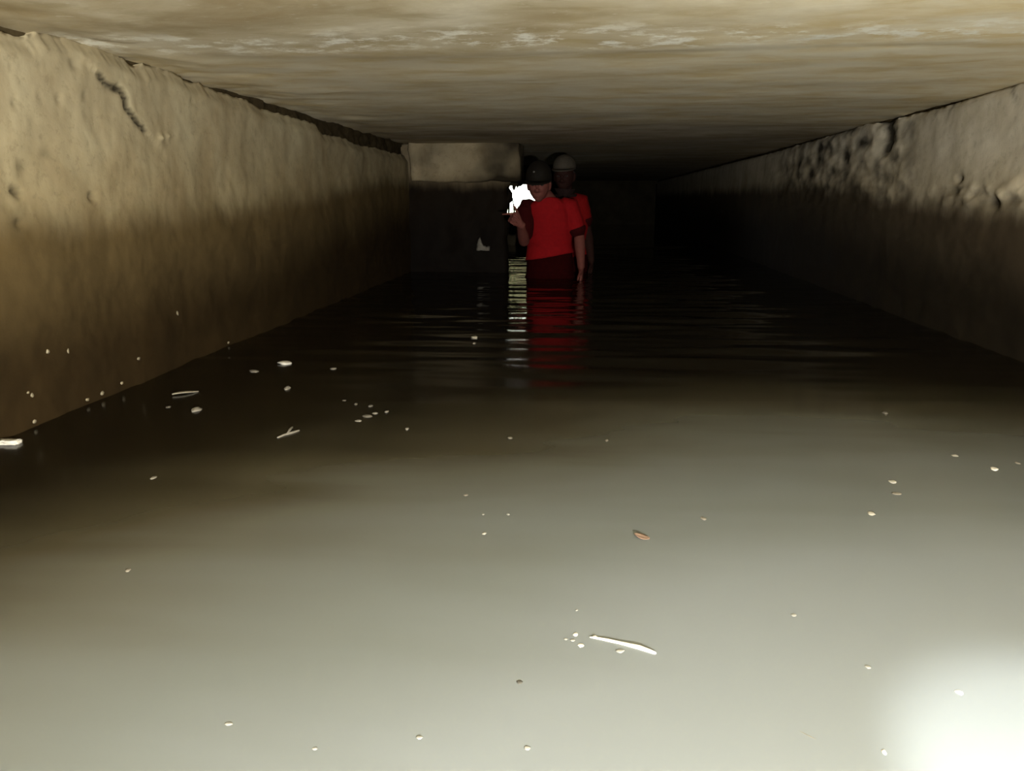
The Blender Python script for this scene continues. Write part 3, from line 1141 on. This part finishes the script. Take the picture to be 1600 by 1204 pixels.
# front person
Y1 = 5.50
sr = on_y(822, 324, Y1)
sl = on_y(890, 322, Y1 + .02)
hp = on_y(842, 288, Y1 - .10)
el_r = on_y(819, 377, Y1 - .10)
wr_r = on_y(813, 350, Y1 - .33)
tip = on_y(784, 341, Y1 - .40)
kn = on_y(801, 340, Y1 - .37)
arm_r = dict(elbow=el_r, wrist=wr_r, dir=kn - wr_r, palm=v3(.55, .35, -.55), thumb=v3(.25, -.1, 1), own_sleeve=True, sleeve=.82,
             index_dir=tip - kn, curls=((.0, .06, .05), (1.2, 1.4, .8), (1.3, 1.4, .8), (1.35, 1.4, .8)), thumb_dir=v3(-.35, -.1, 1))
arm_l = dict(elbow=on_y(905, 368, Y1 + .03), wrist=on_y(908, 418, Y1 - .08), dir=v3(.0, -.25, -1), palm=v3(-1, 0, 0), thumb=v3(0, -1, .2), sleeve=.80,
             curls=((.3, .4, .3), (.35, .45, .3), (.4, .45, .3), (.45, .5, .3)))
R1 = Matrix.Rotation(math.radians(-4), 3, 'Z') @ Matrix.Rotation(math.radians(8), 3, 'X')
hem1 = on_y(860, 402, Y1).z
p1, L1, nb1, cap1 = person('person', 'person in front in bright red shirt and black cap, one hand raised and pointing', Y1, 856, .12, hp, 1.28, (sr, sl),
                           arm_r, arm_l, hem1, SKIN['front'], RED, BLACKCAP, CUFF_SHADE_RED, R1)
bm = bmesh.new()
ellipsoid(bm, L1((-.02, -.088, .092)), (.008, .006, .007), R1, 2)
b = part('cap_badge', bm, BADGE, p1)
b.parent = cap1

# person behind
Y2 = 6.08
sr2 = on_y(862, 322, Y2)
sl2 = on_y(906, 313, Y2)
hp2 = on_y(882, 275, Y2 - .04)
arm_r2 = dict(elbow=on_y(852, 370, Y2 + .02), wrist=on_y(862, 408, Y2 - .02), dir=v3(.1, -.2, -1), palm=v3(1, 0, 0), thumb=v3(0, -1, .2), sleeve=.75,
              curls=((.3, .4, .3), (.35, .45, .3), (.4, .45, .3), (.45, .5, .3)))
arm_l2 = dict(elbow=on_y(918, 364, Y2 + .03), wrist=on_y(924, 408, Y2 - .06), dir=v3(.0, -.2, -1), palm=v3(-1, 0, 0), thumb=v3(0, -1, .2), sleeve=.62,
              curls=((.3, .4, .3), (.35, .45, .3), (.4, .45, .3), (.45, .5, .3)))
R2 = Matrix.Rotation(math.radians(-10), 3, 'Z') @ Matrix.Rotation(math.radians(6), 3, 'X')
p2, L2, nb2, cap2 = person('person', 'person behind in red shirt and pale grey cap, arm hanging into the water', Y2, 895, .05, hp2, 1.0, (sr2, sl2),
                           arm_r2, arm_l2, on_y(890, 402, Y2).z, SKIN['rear'], RED2, GREYCAP, CUFF_SHADE_RED, R2, .034)
# dark piece narrowing to a point on the chest
bm = bmesh.new()
rows = []
tipp = on_y(881, 318, Y2 - .20)
lft, rgt = on_y(866, 294, Y2 - .14), on_y(899, 296, Y2 - .14)
for i in range(8):
    t = i / 7
    a, b_ = lft.lerp(tipp, t), rgt.lerp(tipp, t)
    row = []
    for j in range(9):
        u = j / 8
        q = a.lerp(b_, u)
        q.y -= .055 * math.sin(math.pi * u) * (1 - t) + .004 * math.sin(9 * u + 4 * t)
        row.append(q)
    rows.append(row)
front = [[bm.verts.new(q) for q in r] for r in rows]
rear = [[bm.verts.new(q + v3(0, .008, 0)) for q in r] for r in rows]
for i in range(7):
    for j in range(8):
        bm.faces.new((front[i][j], front[i + 1][j], front[i + 1][j + 1], front[i][j + 1]))
        bm.faces.new((rear[i][j], rear[i][j + 1], rear[i + 1][j + 1], rear[i + 1][j]))
part('neck_dark_v', bm, BLACK, p2)
bm = bmesh.new()
pts = [nb2 + v3(.078 * math.cos(a), .078 * math.sin(a) - .005, .012) for a in [2 * math.pi * i / 20 for i in range(21)]]
tube(bm, pts, [.014] * 21, 10)
part('neckband', bm, BLACK, p2)

# ------------------------------------------------------------------ light
def lamp(name, kind, loc, energy, **kw):
    l = bpy.data.lights.new(name, kind)
    l.energy = energy
    for k, v in kw.items():
        setattr(l, k, v)
    o = bpy.data.objects.new(name, l)
    C.objects.link(o)
    o.location = loc
    return o


def aim(o, p):
    o.rotation_euler = (Vector(p) - Vector(o.location)).to_track_quat('-Z', 'Y').to_euler()


# unseen main light, set low behind the camera to soften the falloff
lamp('unseen_main_light', 'POINT', (.25, -.50, .40), 470, shadow_soft_size=.02, color=(1, .98, .93))
# torch turned down on the water at the right
o = lamp('hand_torch', 'SPOT', (.50, .30, .50), 75, shadow_soft_size=.01, spot_size=math.radians(45), spot_blend=.5, color=(1, 1, .97))
aim(o, (.53, .60, 0))

w = bpy.data.worlds.new('sky')
SC.world = w
w.use_nodes = True
nt = w.node_tree
bg = nt.nodes['Background']
sky = nt.nodes.new('ShaderNodeTexSky')
sky.sky_type = 'HOSEK_WILKIE'
sky.sun_direction = Vector((.3, -.5, .8)).normalized()
sky.turbidity = 8
tint = nt.nodes.new('ShaderNodeMix')
tint.data_type = 'RGBA'
tint.blend_type = 'MULTIPLY'
tint.inputs[0].default_value = 1
tint.inputs[7].default_value = (1, .93, .74, 1)
nt.links.new(sky.outputs[0], tint.inputs[6])
nt.links.new(tint.outputs[2], bg.inputs[0])
bg.inputs[1].default_value = 90.0

cd = bpy.data.cameras.new('camera')
cam = bpy.data.objects.new('camera', cd)
C.objects.link(cam)
cam.location = CAM
cam.rotation_euler = ROT.to_euler()
cd.sensor_fit = 'HORIZONTAL'
cd.sensor_width = 36
cd.lens = 36 * 1202 / 1600
cd.clip_start = .01
SC.camera = cam
vs = SC.view_settings
vs.view_transform = 'Standard'
vs.look = 'None'
vs.exposure = 0
vs.gamma = 1
vs.use_curve_mapping = False
